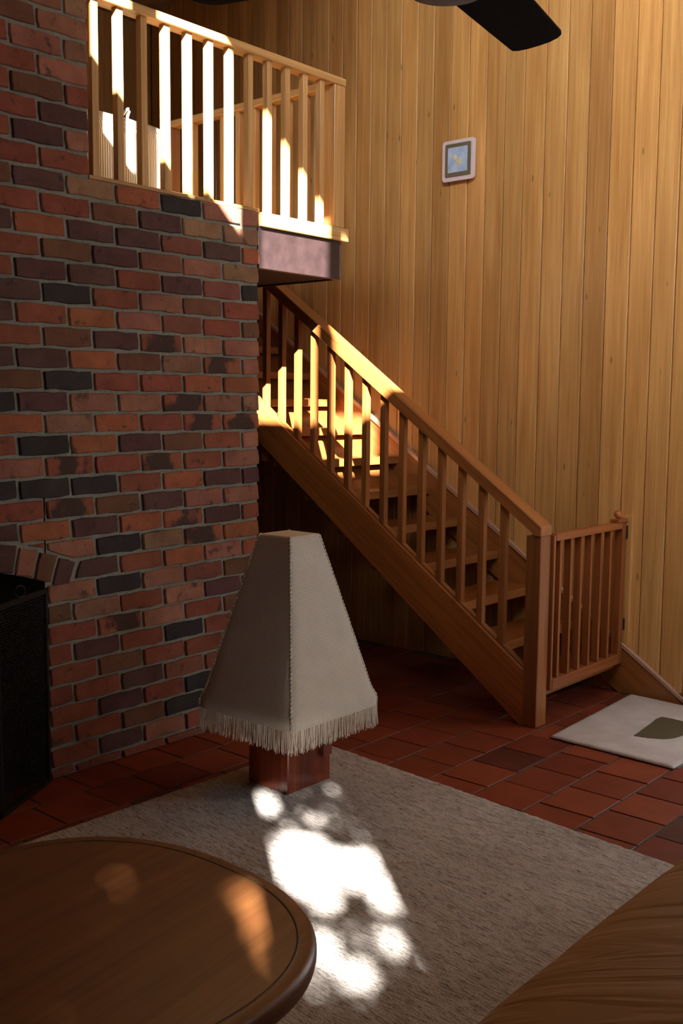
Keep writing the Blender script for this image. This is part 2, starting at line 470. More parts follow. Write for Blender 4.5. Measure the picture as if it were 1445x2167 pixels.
# ---- board wall on the right
wr = empty('wall_right', (XW, 2.5, 0), kind='structure')
DY0, DY1, DZ = 0.50, 1.66, 2.12            # glazed door just beyond the right edge of the picture
box('backing', (XW + 0.019, BACK, 0), (XW + 0.12, DY0, 5.6), M['dark_gap'], wr, 0)
box('backing', (XW + 0.019, DY1, 0), (XW + 0.12, 6.6, 5.6), M['dark_gap'], wr, 0)
box('backing', (XW + 0.019, DY0, DZ), (XW + 0.12, DY1, 5.6), M['dark_gap'], wr, 0)
ys = [2.28, 2.404, 2.535, 2.669, 2.80, 2.931, 3.064, 3.197, 3.324, 3.448, 3.570, 3.697, 3.822, 3.942]
while ys[0] > BACK: ys.insert(0, ys[0] - 0.130)
y = 4.063
while y < 6.45: ys.append(y); y += 0.1185
rb_ = random.Random(11)
_bm = {}
for a, b in zip(ys, ys[1:]):
    w = round(b - a - 0.0034, 4)
    if w not in _bm:
        bm = bmesh.new()
        # tongue and groove board: flat face, chamfered long edges
        pr = [(0.022, -w / 2), (0.005, -w / 2), (0.0, -w / 2 + 0.0042), (0.0, w / 2 - 0.0042), (0.005, w / 2), (0.022, w / 2)]
        lo = [bm.verts.new((x, yy, -2.75)) for x, yy in pr]; hi = [bm.verts.new((x, yy, 2.75)) for x, yy in pr]
        for i in range(6): bm.faces.new((lo[i], lo[(i + 1) % 6], hi[(i + 1) % 6], hi[i]))
        bm.faces.new(lo); bm.faces.new(list(reversed(hi)))
        _bm[w] = finish(bm, 'board'); _bm[w].materials.append(M['board'])
    q = rb_.uniform(0.78, 1.12); wv_ = rb_.uniform(-0.06, 0.06)
    if DY0 - .05 < (a + b) / 2 < DY1 + .05:
        box('board', (XW, a + .001, DZ), (XW + .02, b - .001, 5.5), M['board'], wr, 0.003, (q, q * (1 + wv_ * .5), q * (1 + wv_)))
        continue
    link('board', _bm[w], M['board'], wr, (XW + rb_.uniform(-.001, .001), (a + b) / 2, 2.75), (q, q * (1 + wv_ * .5), q * (1 + wv_)))
d1 = empty('door_1', (XW + .05, (DY0 + DY1) / 2, 0), kind='structure')
for a, b, z0, z1 in ((DY0 - .04, DY0 + .06, 0, DZ), (DY1 - .06, DY1 + .04, 0, DZ), (DY0 - .04, DY1 + .04, DZ - .09, DZ + .01), (DY0, DY1, 0, .12), (DY0, DY1, 1.0, 1.06)):
    box('door_frame', (XW + .012, a, z0), (XW + .075, b, z1), M['stair'], d1, .003)
bb = box('baseboard_right', (XW - 0.018, DY1 + .05, 0.0), (XW - 0.002, 2.215, 0.058), M['stair_x'], None, 0.003, (0.7, 0.7, 0.7), 'structure')

# ---- brick wall with the chimney rising at its left
wl = empty('wall_left', (2.5, YB, 0), kind='structure')
MY = YB + 0.0105
OPX0, OPX1, SPR = 1.30, 2.395, 0.818         # fireplace opening
half = (OPX1 - OPX0) / 2; rise = 0.099; ocx = (OPX0 + OPX1) / 2
RA = (half * half + rise * rise) / (2 * rise); ocz = SPR + rise - RA
RO = RA + 0.118
def arc(r, a0, a1, n):
    return [(ocx + r * math.sin(a0 + (a1 - a0) * i / n), ocz + r * math.cos(a0 + (a1 - a0) * i / n)) for i in range(n + 1)]
AH = math.asin(half / RA); EA = AH + 0.068
prism('mortar_bed', [(OPX1 - .006, 0), (XE - .006, 0), (XE - .006, ZT), (2.627, ZT), (2.627, 5.6), (LEFT, 5.6), (LEFT, 1.2), (OPX1 - .006, 1.2)], 'Y', MY, YB + 0.45, M['mortar'], wl)
prism('mortar_bed', [(LEFT, 0), (OPX0 + .006, 0), (OPX0 + .006, 1.2), (LEFT, 1.2)], 'Y', MY, YB + 0.45, M['mortar'], wl)
prism('mortar_bed', [(OPX0, 1.2), (OPX0, SPR)] + arc(RA + .004, -AH, AH, 16) + [(OPX1, 1.2)], 'Y', MY, YB + 0.45, M['mortar'], wl)
fb = empty('firebox', (ocx, YB + .4, 0), kind='structure')
box('lining', (OPX0 - .1, YB + .70, 0), (OPX1 + .1, YB + .76, 1.3), M['soot'], fb, 0)
for xa in (OPX0 - .06, OPX1): box('lining', (xa, YB + .12, 0), (xa + .06, YB + .7, 1.2), M['soot'], fb, 0)
box('lining', (OPX0 - .1, YB + .45, 0.92), (OPX1 + .1, YB + .76, 1.0), M['soot'], fb, 0)
box('hearth', (OPX0, YB + .02, -0.004), (OPX1, YB + .7, 0.004), M['soot'], fb, 0)

PAL = {'O': (0.31, 0.100, 0.046), 'R': (0.235, 0.070, 0.040), 'P': (0.31, 0.130, 0.085), 'T': (0.27, 0.145, 0.085),
       'B': (0.155, 0.070, 0.038), 'D': (0.098, 0.046, 0.040), 'K': (0.036, 0.030, 0.029), 'M': (0.26, 0.085, 0.045), 'S': (0.21, 0.075, 0.05)}
# rows from the top course of the low wall (1) downwards; bricks read from the right end
ROWS = {1: 'PPKOTDBR', 2: 'TTDBRRD', 3: 'ODSDDODR', 4: 'TPSDBRRD', 5: 'KSDRDDRB', 6: 'RBPRKDR', 7: 'BRSPORDR', 8: 'PPMDBRDR', 9: 'PMTBODDR',
        10: 'OORRKBRD', 11: 'TPMPPDKR', 12: 'MMROTORD', 13: 'PRBDOKRR', 14: 'PRMRMPRD', 15: 'DDORKKKR', 16: 'PPDBMRRD', 17: 'RDMODODR',
        18: 'OMTKPRRD', 19: 'OPORDDRB', 20: 'BSPKPRRD', 21: 'RDPRTBRR', 22: 'BRPMRRRR', 23: 'PRKRDRRR', 24: 'KRRBRRRR', 25: 'RRSDRRRR',
        26: 'RKRDRRRR', 27: 'DRKBRRRR', 28: 'RRPDRRRR', 29: 'RRSRRRRR',
        0: 'RRBD', -1: 'PDRB', -2: 'DRBR', -3: 'RBRD', -4: 'PRBR', -5: 'TPRB', -6: 'PBRD', -7: 'TPRR', -8: 'PRDB', -9: 'RPBR', -10: 'PRRB', -11: 'RPDB', -12: 'RBRR'}
def clip(poly, nx, nz, d):
    """keep the side nx*x+nz*z >= d"""
    out = []
    for i in range(len(poly)):
        a, b = poly[i], poly[(i + 1) % len(poly)]
        da, db = nx * a[0] + nz * a[1] - d, nx * b[0] + nz * b[1] - d
        if da >= 0: out.append(a)
        if (da >= 0) != (db >= 0):
            s = da / (da - db); out.append((a[0] + (b[0] - a[0]) * s, a[1] + (b[1] - a[1]) * s))
    return out
rk = random.Random(5)
def brick_from(poly, dep=0.105):
    """irregular brick with a worn arris, front at y=0; poly in local x,z"""
    pts = []
    n = len(poly)
    for i in range(n):
        a, b = Vector(poly[i]), Vector(poly[(i + 1) % n])
        L = (b - a).length
        if L < 0.006: continue
        k = 4 if L > 0.15 else (2 if L > 0.05 else 1)
        pts.append(a + (b - a).normalized() * min(0.006, L * .2) + Vector((rk.uniform(-.001, .001), rk.uniform(-.001, .001))))
        for s in range(1, k):
            p = a.lerp(b, s / k + rk.uniform(-.05, .05)); nrm = Vector((-(b - a).y, (b - a).x)).normalized()
            pts.append(p + nrm * rk.uniform(-.0022, .0042))
    if len(pts) < 3: return None
    c = sum(pts, Vector((0, 0))) / len(pts)
    bm = bmesh.new()
    fr = [bm.verts.new((p + (c - p).normalized() * rk.uniform(.003, .0065)).to_3d().xzy if False else Vector(((p + (c - p).normalized() * rk.uniform(.003, .0065)).x, rk.uniform(-.0012, .0012), (p + (c - p).normalized() * rk.uniform(.003, .0065)).y))) for p in pts]
    ou = [bm.verts.new((p.x, 0.0055, p.y)) for p in pts]
    bk = [bm.verts.new((p.x, dep, p.y)) for p in pts]
    k = len(pts)
    bm.faces.new(fr)
    for a, b in ((fr, ou), (ou, bk)):
        for i in range(k): bm.faces.new((a[i], a[(i + 1) % k], b[(i + 1) % k], b[i]))
    return finish(bm, 'brick')
full_me, half_me = [], []
for k in range(12):
    full_me.append(brick_from([(-.115, -.038), (.115, -.038), (.115, .038), (-.115, .038)]))
    half_me.append(brick_from([(-.055, -.038), (.055, -.038), (.055, .038), (-.055, .038)]))
for me in full_me + half_me: me.materials.append(M['brick'])
full_m2 = [x.copy() for x in full_me[:5]]
for me in full_m2: me.materials[0] = M['brick_m']
far_bm = bmesh.new()
for r in range(-12, 30):
    zc = ZT - 0.086 * (r - 1) - 0.038
    xr = XE if r >= 1 else 2.6297
    off = (r % 2 == 1)
    x = xr; i = 0; row = ROWS.get(r, 'RBDR')
    while x > -0.6:
        ln = 0.11 if (off and i == 0) else 0.23
        xc = x - ln / 2
        x -= ln + 0.010
        code = row[i] if i < len(row) else rk.choice('RRBDPO')
        i += 1
        poly = [(xc - ln / 2, zc - .038), (xc + ln / 2, zc - .038), (xc + ln / 2, zc + .038), (xc - ln / 2, zc + .038)]
        cut = False
        if zc - .038 < 0.004: poly = clip(poly, 0, 1, 0.004); cut = True
        if not poly or max(p[1] for p in poly) - min(p[1] for p in poly) < .012: continue
        # fireplace opening and its arch
        if zc < SPR and OPX0 - .3 < xc < OPX1 + .2:
            if xc > ocx: poly2 = clip(poly, 1, 0, OPX1)
            else: poly2 = clip(poly, -1, 0, -OPX0)
            if len(poly2) != len(poly) or any(abs(a[0] - b[0]) > 1e-6 for a, b in zip(poly, poly2)): cut = True
            poly = poly2
        if poly and zc > SPR - .01 and abs(xc - ocx) < half + .36:
            # outside the arch ring: cut with the tangent nearest to the brick's centre
            q = min(poly, key=lambda p: math.hypot(p[0] - ocx, p[1] - ocz)) if len(poly) else None
            dm = max(math.hypot(p[0] - ocx, p[1] - ocz) for p in poly); dmin = math.hypot(q[0] - ocx, q[1] - ocz)
            mid = (sum(p[0] for p in poly) / len(poly), sum(p[1] for p in poly) / len(poly))
            ang = math.atan2(mid[0] - ocx, mid[1] - ocz)
            if abs(ang) < EA:
                if dm < RO + .012: continue
                if dmin < RO + .010:
                    poly = clip(poly, math.sin(ang), math.cos(ang), RO + 0.010 + math.sin(ang) * ocx + math.cos(ang) * ocz); cut = True
            else:
                e = (EA + 0.004) * (1 if mid[0] > ocx else -1); s_ = 1 if e > 0 else -1
                nx, nz = s_ * math.cos(e), -s_ * math.sin(e)
                if dmin < RO + .01:
                    p3 = clip(poly, nx, nz, nx * ocx + nz * ocz + .006); cut = True; poly = p3
        if len(poly) < 3 or max(p[0] for p in poly) - min(p[0] for p in poly) < .025: continue
        cx_ = (min(p[0] for p in poly) + max(p[0] for p in poly)) / 2; cz_ = (min(p[1] for p in poly) + max(p[1] for p in poly)) / 2
        yj = rk.uniform(-.003, .003)
        if xc < 1.86 or zc > 3.46:
            bmesh.ops.create_cube(far_bm, size=1, matrix=Matrix.Translation((cx_, YB + .05, cz_)) @ Matrix.Diagonal((max(p[0] for p in poly) - min(p[0] for p in poly), 0.1, max(p[1] for p in poly) - min(p[1] for p in poly), 1)))
            continue
        base = PAL[code]; qv = rk.uniform(.88, 1.12); col = (base[0] * qv, base[1] * qv * rk.uniform(.92, 1.08), base[2] * qv)
        if cut:
            me = brick_from([(p[0] - cx_, p[1] - cz_) for p in poly])
            if me is None: continue
            me.materials.append(M['brick'])
        elif ln < .2: me = half_me[rk.randrange(12)]
        elif code == 'M': me = full_m2[rk.randrange(5)]
        else: me = full_me[rk.randrange(12)]
        link('brick', me, M['brick'], wl, (cx_, YB + yj, cz_), col)
far_me = finish(far_bm, 'far_bricks'); far_me.materials.append(M['brick'])
o = link('far_bricks', far_me, M['brick'], wl, (0, 0, 0), (0.2, 0.07, 0.04), 'stuff')
# arch of bricks on end
nA = 15; aw = 2 * EA / nA
for k in range(nA):
    a = -EA + aw * (k + .5)
    if ocx + RA * math.sin(a) < 1.8: continue
    hw0 = (RA * aw) / 2 - .005; hw1 = (RO * aw) / 2 - .005
    me = brick_from([(-hw0, 0.0), (hw0, 0.0), (hw1, .115), (-hw1, .115)])
    me.materials.append(M['brick'])
    code = 'DBPDRPDBRPRDPBD'[k]
    o = link('brick', me, M['brick'], wl, (ocx + (RA + .002) * math.sin(a), YB + rk.uniform(-.003, .003), ocz + (RA + .002) * math.cos(a)), PAL[code])
    o.rotation_euler = (0, a, 0)

# ---- upper floor with its dark fascia
uf = empty('floor_upper', (3.0, 4.5, 2.19), kind='structure')
box('slab', (2.64, YB + 0.03, 2.195), (4.195, 6.5, 2.368), M['dark_gap'], uf, 0)
box('floorboards', (2.64, YB + 0.055, 2.3685), (4.19, 6.4, 2.3755), M['pine_y'], uf, 0)
box('slab', (LEFT, YB + 0.46, 2.195), (2.64, 6.5, 2.368), M['fascia'], uf, 0)
box('trim_1', (XE + .012, YB + 0.018, 2.187), (4.202, YB + 0.05, 2.379), M['fascia'], None, 0.002, kind='structure')
box('trim_2', (4.190, YB + 0.05, 2.187), (4.206, 6.5, 2.379), M['fascia'], None, 0.002, kind='structure')

# ---- rest of the shell (out of the frame, but it shapes the light)
def openwall(name, axis, t0, t1, a0, a1, z0, z1, holes, mat):
    """wall slab with rectangular holes; holes = [(a,b,za,zb)] sorted by a, not overlapping in a"""
    p = empty(name, (0, 0, 0), kind='structure')
    def seg(aa, ab, za, zb):
        if ab - aa < .001 or zb - za < .001: return
        if axis == 'X': box('panel', (t0, aa, za), (t1, ab, zb), mat, p, 0)
        else: box('panel', (aa, t0, za), (ab, t1, zb), mat, p, 0)
    c = a0
    for (ha, hb, za, zb) in holes:
        seg(c, ha, z0, z1); seg(ha, hb, z0, za); seg(ha, hb, zb, z1); c = hb
    seg(c, a1, z0, z1)
    return p
HZ = [(-1.80, -1.205, 2.62, 3.34), (-1.02, -0.545, 2.60, 3.62), (3.2, 4.6, 2.3, 3.6)]
openwall('wall_back', 'Y', BACK - .04, BACK, LEFT, 5.4, 0, 5.6, HZ, M['plaster'])
box('wall_far_side', (LEFT - .1, BACK, 0), (LEFT, 6.6, 5.6), M['plaster'], None, 0, kind='structure')
box('wall_end', (LEFT, 6.45, 0), (5.4, 6.6, 5.6), M['board'], None, 0, (.7, .7, .7), 'structure')
box('shade_lintel', (2.63, YB + .02, 3.68), (4.25, YB + .12, 5.5), M['board'], None, 0, (.7, .7, .7), 'structure')  # unseen lintel added to shade the far upper boards
# clerestory strip: sill, head and mullions cut the sun into the diagonal band
def yv(vv, x): return YB - 1.22 * (vv - x)
TH = 0.03
U0, U1 = 5.41, 6.31
zs = U0 - 0.93 * X0; zh = U1 - 0.93 * (X0 - TH)
lits = [(2.645, 2.84, 0), (2.96, 3.20, 0), (3.20, 3.46, .14), (3.605, 4.08, .08), (4.20, 4.72, .06)]
holes = sorted([(yv(b, X0 - TH), yv(a, X0) - (.0368 if b == 3.20 else 0), zs + du, zh) for a, b, du in lits])
openwall('wall_clerestory', 'X', X0 - TH, X0, BACK, YB + .3, 4.15, 5.6, holes, M['plaster'])
box('ceiling_low', (LEFT, BACK, 4.05), (X0, YB + .3, 4.15), M['ceil'], None, 0, kind='structure')
prism('ceiling', [(BACK - .1, 5.50), (3.6, 5.50), (6.6, 4.27), (6.6, 4.40), (3.6, 5.64), (BACK - .1, 5.64)], 'X', X0 - .05, 5.4, M['ceil'], None, kind='structure')
box('ceiling_roof', (LEFT, YB + .28, 5.4), (X0, 6.6, 5.6), M['ceil'], None, 0, kind='structure')
box('sun_blocker_roof', (-0.45, BACK - 4.6, 3.72), (5.6, BACK - .05, 3.80), M['ceil'], None, 0, kind='structure')  # unseen roof added to keep sun out of the right-hand back opening

# ------------------------------------------------------------------ staircase
RISE, GO = 0.1747, 0.25
SLP = 0.702
st = empty('staircase', (4.4, 2.54, 0), 'open tread timber staircase rising along the panelled wall behind the brick chimney', 'staircase')
XS0, XS1 = 4.348, 4.392
def ztop(y): return 0.275 + SLP * (y - 2.576)
def zbot(y): return 0.035 + 0.735 * (y - 2.64)
def ynose(k): return 3.28 + GO * (k - 4)
# outer stringer, cut level at the floor
y_f = 2.64 - 0.035 / 0.735
prism('stringer', [(2.574, 0.0), (y_f, 0.0), (5.95, zbot(5.95)), (5.95, ztop(5.95)), (2.574, ztop(2.574))], 'X', XS0, XS1, M['stair_slope'], st, 0.002, (1.45, 1.35, 1.3))
# wall stringer with a moulded strip on its top edge
def zw(y): return 0.653 + 0.69 * (y - 3.091)
y_w = 3.091 - (0.653 - 0.012) / 0.69
ws = prism('wall_stringer', [(y_w - .02, 0.0), (y_w + .34, 0.0), (5.95, zw(5.95) - .27), (5.95, zw(5.95) - .02), (y_w - .02, 0.012)], 'X', XW - .020, XW - .002, M['stair_slope'], st, 0.001, (1.0, 1.0, 1.0))
prism('edge_moulding', [(y_w - .03, 0.010), (5.95, zw(5.95) - .022), (5.95, zw(5.95) + .012), (y_w - .07, 0.010)], 'X', XW - .030, XW - .002, M['trim_strip'], ws, 0.003, (1.0, 1.0, 1.0))
for k in range(1, 14):
    yn = ynose(k); zt_ = RISE * k
    q = random.uniform(.85, 1.05)
    box('tread', (XS0 + .02, yn, zt_ - .046), (XW - .021, yn + .262, zt_), M['stair_x'], st, 0.003, (q, q, q))
prism('sun_block_panel', [(3.9, zbot(3.9) + .03), (5.95, zbot(5.95) + .03), (5.95, zbot(5.95) + .045), (3.9, zbot(3.9) + .045)], 'X', XS1 + .001, XW - .021, M['stair_slope'], st, 0, (.7, .7, .7))  # hidden panel added under the flight to stop sun reaching the boards
box('support_block', (4.394, 4.35, 1.205), (4.46, 4.415, 1.30), M['stair_x'], st, 0.002, (1.3, 1.25, 1.2))
def slopebar(name, y0, y1, zf, h, x0, x1, mat, parent, col=None, bev=.003):
    return prism(name, [(y0, zf(y0) - h), (y1, zf(y1) - h), (y1, zf(y1)), (y0, zf(y0))], 'X', x0, x1, mat, parent, bev, col)
# newel post with the handrail housed over its head
box('newel_post', (4.347, 2.500, 0.0), (4.443, 2.578, 0.932), M['stair'], st, 0.003, (.84, .78, .74))
def zr(y): return 0.986 + 0.700 * (y - 2.493)
hr = prism('handrail', [(2.494, 0.930), (2.494, 0.978), (5.9, zr(5.9)), (5.9, zr(5.9) - .068), (2.56, zr(2.56) - .068), (2.53, 0.930)], 'X', 4.336, 4.440, M['stair_slope'], st, 0.004, (1.12, 1.12, 1.1))
for k in range(0, 24):
    y = 2.704 + 0.1257 * k
    q = random.uniform(.92, 1.08)
    z0, z1 = ztop(y) - .01, zr(y) - .05
    pr = [(y, ztop(y) - .012), (y + .033, ztop(y + .033) - .012), (y + .033, zr(y + .033) - .06), (y, zr(y) - .06)]
    prism('baluster', pr, 'X', 4.360, 4.394, M['stair'], st, 0.0012, (q * 1.12, q * 1.12, q * 1.1))
    # fillet strip on the stringer between this baluster and the one below
    yb = y - 0.1257 + .035
    if k == 0: yb = 2.58
    fl = [(yb, ztop(yb) - .002), (y - .001, ztop(y - .001) - .002), (y - .001, ztop(y - .001) + .014), (yb + .006, ztop(yb) + .016)]
    prism('fillet_strip', fl, 'X', 4.362, 4.392, M['stair_slope'], st, 0.0012, (1.1, 1.08, 1.05))

# ------------------------------------------------------------------ landing balustrade (front) and stairwell balustrade
lb = empty('landing_balustrade', (3.4, YB, 2.447), 'sunlit pine balustrade along the landing edge above the brick wall', 'balustrade')
box('handrail', (2.0, YB - .002, 3.153), (4.208, YB + .072, 3.190), M['pine_x'], lb, 0.003, (1.05, 1.05, 1.05))
box('sole_plate', (2.633, YB + .012, 2.4455), (XE + .012, YB + .075, 2.462), M['pine_x'], lb, 0.002, (.85, .8, .75))
box('bottom_rail', (XE + .014, YB - .004, 2.381), (4.236, YB + .075, 2.447), M['pine_x'], lb, 0.003, (1.05, 1.05, 1.0))
for k in range(12):
    x = 2.658 + 0.1247 * k - .002
    q = random.uniform(.92, 1.06)
    zb_ = 2.462 if x < XE else 2.447
    box('baluster', (x, YB + .014, zb_), (x + .033, YB + .047, 3.153), M['pine'], lb, 0.0012, (q, q, q))
nw = box('newel_post', (4.124, YB + .002, 2.4475), (4.206, YB + .085, 3.153), M['pine'], lb, 0.003, (.92, .86, .80))
wb = empty('stairwell_balustrade', (4.18, 4.4, 2.368), 'plain pine balustrade guarding the stairwell behind the landing rail', 'balustrade')
box('handrail', (4.135, YB + .086, 3.143), (4.205, 4.98, 3.180), M['pine_y'], wb, 0.003, (.92, .9, .86))
box('bottom_rail', (4.140, YB + .086, 2.38), (4.200, 4.98, 2.43), M['pine_y'], wb, 0.003, (.8, .76, .72))
box('end_post', (4.135, 4.90, 2.368), (4.205, 4.975, 3.143), M['pine'], wb, 0.003, (.62, .48, .40))
for k in range(8):
    y = 3.845 + 0.1257 * k
    box('baluster', (4.155, y, 2.43), (4.188, y + .033, 3.143), M['pine'], wb, 0.0012, (.85, .82, .76))

# ------------------------------------------------------------------ stair gate
gt = empty('stair_gate', (4.84, 2.5, 0.17), 'small slatted timber gate closing the foot of the stairs beside the newel', 'gate')
G = 2.484
box('top_rail', (4.462, G - .004, 0.900), (5.164, G + .040, 0.936), M['gate_x'], gt, 0.003, (1.15, 1.15, 1.15))
box('bottom_rail', (4.462, G - .004, 0.168), (5.164, G + .040, 0.222), M['gate_x'], gt, 0.003)
box('stile', (4.449, G, 0.168), (4.466, G + .040, 0.930), M['gate'], gt, 0.002, (1.1, 1.1, 1.1))
rs = box('stile', (5.164, G - .004, 0.168), (5.208, G + .042, 0.952), M['gate'], gt, 0.003)
box('stile_cap', (5.108, G - .008, 0.936), (5.212, G + .044, 0.954), M['gate_x'], gt, 0.002, (1.15, 1.15, 1.15))
for x in (4.513, 4.618, 4.723, 4.828, 4.935, 5.040):
    box('slat', (x - .001, G + .002, 0.222), (x + .019, G + .039, 0.900), M['gate'], gt, 0.0015)
for z0, z1 in ((0.845, 0.915), (0.352, 0.412)):
    box('hinge', (5.208, G - .010, z0), (5.217, G + .006, z1), M['hinge'], gt, 0.001)
bm = bmesh.new(); bmesh.ops.create_uvsphere(bm, u_segments=24, v_segments=16, radius=0.0222)
bmesh.ops.create_cone(bm, cap_ends=True, segments=16, radius1=.006, radius2=.006, depth=.02, matrix=Matrix.Translation((0, 0, -.021)))
link('ball_knob', finish(bm, 'ball_knob', True), M['gate_x'], gt, (5.138, G + .014, 0.980), (1.5, 1.5, 1.4))
box('trim_3', (5.2185, G - .030, 0.262), (XW - .0005, G + .02, 0.968), M['board'], None, 0.002, (1.05, 1.05, 1.0), 'structure')

# ------------------------------------------------------------------ square wall light on the boards
wlg = empty('wall_light', (XW - .02, 3.61, 2.96), 'square wall light with lilac plate and glass tinted with sky reflection high on boards', 'wall light')
def rrect(w, h, r, n=5):
    out = []
    for cx, cz, a0 in ((w / 2 - r, h / 2 - r, 0), (-w / 2 + r, h / 2 - r, 90), (-w / 2 + r, -h / 2 + r, 180), (w / 2 - r, -h / 2 + r, 270)):
        for i in range(n + 1):
            a = R(a0 + 90 * i / n); out.append((cx + r * math.cos(a), cz + r * math.sin(a)))
    return out
def plate(name, yc, zc, w, h, r, x0, x1, mat, parent, bev=0.0015):
    return prism(name, [(yc + a, zc + b) for a, b in rrect(w, h, r)], 'X', x0, x1, mat, parent, bev)
plate('back_box', 3.612, 2.965, .13, .13, .01, XW - .022, XW - .0015, M['olive_frame'], wlg)
plate('glass_plate', 3.612, 2.965, .226, .232, .018, XW - .034, XW - .022, M['lilac'], wlg)
fr_ = plate('inner_frame', 3.612, 2.967, .178, .186, .006, XW - .040, XW - .034, M['olive_frame'], wlg)
gl = plate('sky_tint_glass', 3.612, 2.967, .136, .142, .003, XW - .0425, XW - .040, M['sky_tint_glass'], wlg)
bm = bmesh.new()
for (dy, dz, r) in ((.018, .012, .015), (-.008, -.012, .020)):
    bmesh.ops.create_uvsphere(bm, u_segments=14, v_segments=8, radius=r, matrix=Matrix.Translation((0, dy, dz)) @ Matrix.Diagonal((.12, 1, 1, 1)))
link('reflection_blobs', finish(bm, 'reflection_blobs', True), M['warm_reflection'], gl, (XW - .0425, 3.612, 2.967))  # flattened blobs added as a warm reflection on the glass

# ------------------------------------------------------------------ floor lamp
LX, LY = 2.958, 2.816
RUGZ = 0.013
lp = empty('floor_lamp', (3.02, 2.87, RUGZ), 'low floor lamp with tall cream pyramid shade fringed above a red timber block', 'lamp')
blk = box('base_block', (2.900, 2.762, RUGZ), (3.150, 2.985, 0.50), M['lamp_wood'], lp, 0.004)
box('peg', (3.085, 2.738, 0.128), (3.135, 2.764, 0.178), M['lamp_wood'], blk, 0.003)
box('peg', (3.148, 2.80, 0.128), (3.160, 2.85, 0.178), M['lamp_wood'], blk, 0.003)
# knitted shade: square pyramid, short upright band at the hem, rounded top edge
prof = [(.2545, .352), (.2550, .372), (.2530, .392), (.238, .425), (.1665, .715), (.125, .880), (.0885, 1.025), (.0855, 1.036), (.079, 1.042)]
NS = 12
bm = bmesh.new(); uvl = bm.loops.layers.uv.new('UVMap')
def sq(s, k, n, rc):
    """point k of n along each of four sides of a rounded square, half size s"""
    side, i = divmod(k, n); tt = -1 + 2 * i / n
    x, y = tt * s, -s
    a = side * math.pi / 2
    p = Vector((x, y)); d = max(0.0, abs(tt) - (1 - rc)) / rc
    p.y += (d * d) * s * rc * .35; p.x -= math.copysign((d * d) * s * rc * .15, tt)
    return Vector((p.x * math.cos(a) - p.y * math.sin(a), p.x * math.sin(a) + p.y * math.cos(a)))
rings = []
for s, z in prof:
    rings.append([bm.verts.new((*sq(s, k, NS, .10), z)) for k in range(4 * NS)])
slen = 0; zprev = prof[0]
for ri in range(len(prof) - 1):
    s0, z0 = prof[ri]; s1, z1 = prof[ri + 1]; dl = math.hypot(s1 - s0, z1 - z0)
    for k in range(4 * NS):
        k2 = (k + 1) % (4 * NS); side, i = divmod(k, NS)
        f = bm.faces.new((rings[ri][k], rings[ri][k2], rings[ri + 1][k2], rings[ri + 1][k]))
        uu = [(-1 + 2 * i / NS) * s0, (-1 + 2 * (i + 1) / NS) * s0, (-1 + 2 * (i + 1) / NS) * s1, (-1 + 2 * i / NS) * s1]
        vv = [slen, slen, slen + dl, slen + dl]
        for lp_, a, b in zip(f.loops, uu, vv): lp_[uvl].uv = (a + 10 * side + .5, b)
        f.smooth = True
    slen += dl
f = bm.faces.new(rings[-1])
for lp_ in f.loops: lp_[uvl].uv = (lp_.vert.co.x, lp_.vert.co.y)
sh = link('shade', finish(bm, 'shade'), M['knit'], lp, (LX, LY, 0))
# twisted seams down the four arrises
for a in range(4):
    bm = bmesh.new()
    ca, sa = math.cos(a * math.pi / 2), math.sin(a * math.pi / 2)
    path = []; n = 150
    for i in range(n + 1):
        z = .352 + (.690) * i / n
        for (sA, zA), (sB, zB) in zip(prof, prof[1:]):
            if zA <= z <= zB:
                s = sA + (sB - sA) * (z - zA) / (zB - zA); break
        s = s * .978; w = .0022 * math.sin(i * 2.0)
        x, y = -s + w, -s - w
        path.append((x * ca - y * sa, x * sa + y * ca, z))
    tube_into(bm, path, [.0042 + .0012 * math.sin(i * 2.0 + 1) for i in range(n + 1)], 5)
    link('seam', finish(bm, 'seam', True), M['fringe'], sh, (LX, LY, 0))
# fringe strands hanging from the hem
bm = bmesh.new(); rf = random.Random(9)
for side in range(4):
    a = side * math.pi / 2; ca, sa = math.cos(a), math.sin(a)
    for i in range(150):
        tt = -1 + 2 * (i + .5) / 150 + rf.uniform(-.003, .003)
        s = .2535
        x0, y0 = tt * s * .985, -s + .002 + rf.uniform(-.002, .003)
        L = rf.uniform(.080, .096)
        pts = []
        dx, dy = rf.uniform(-.006, .006), rf.uniform(-.006, .006)
        for q in range(4):
            u = q / 3
            x, y = x0 + dx * u * u, y0 + dy * u * u
            pts.append((x * ca - y * sa, x * sa + y * ca, .356 - L * u))
        tube_into(bm, pts, [.0016, .0015, .0013, .0011], 3, False)
link('fringe', finish(bm, 'fringe'), M['fringe'], sh, (LX, LY, 0), kind='stuff')

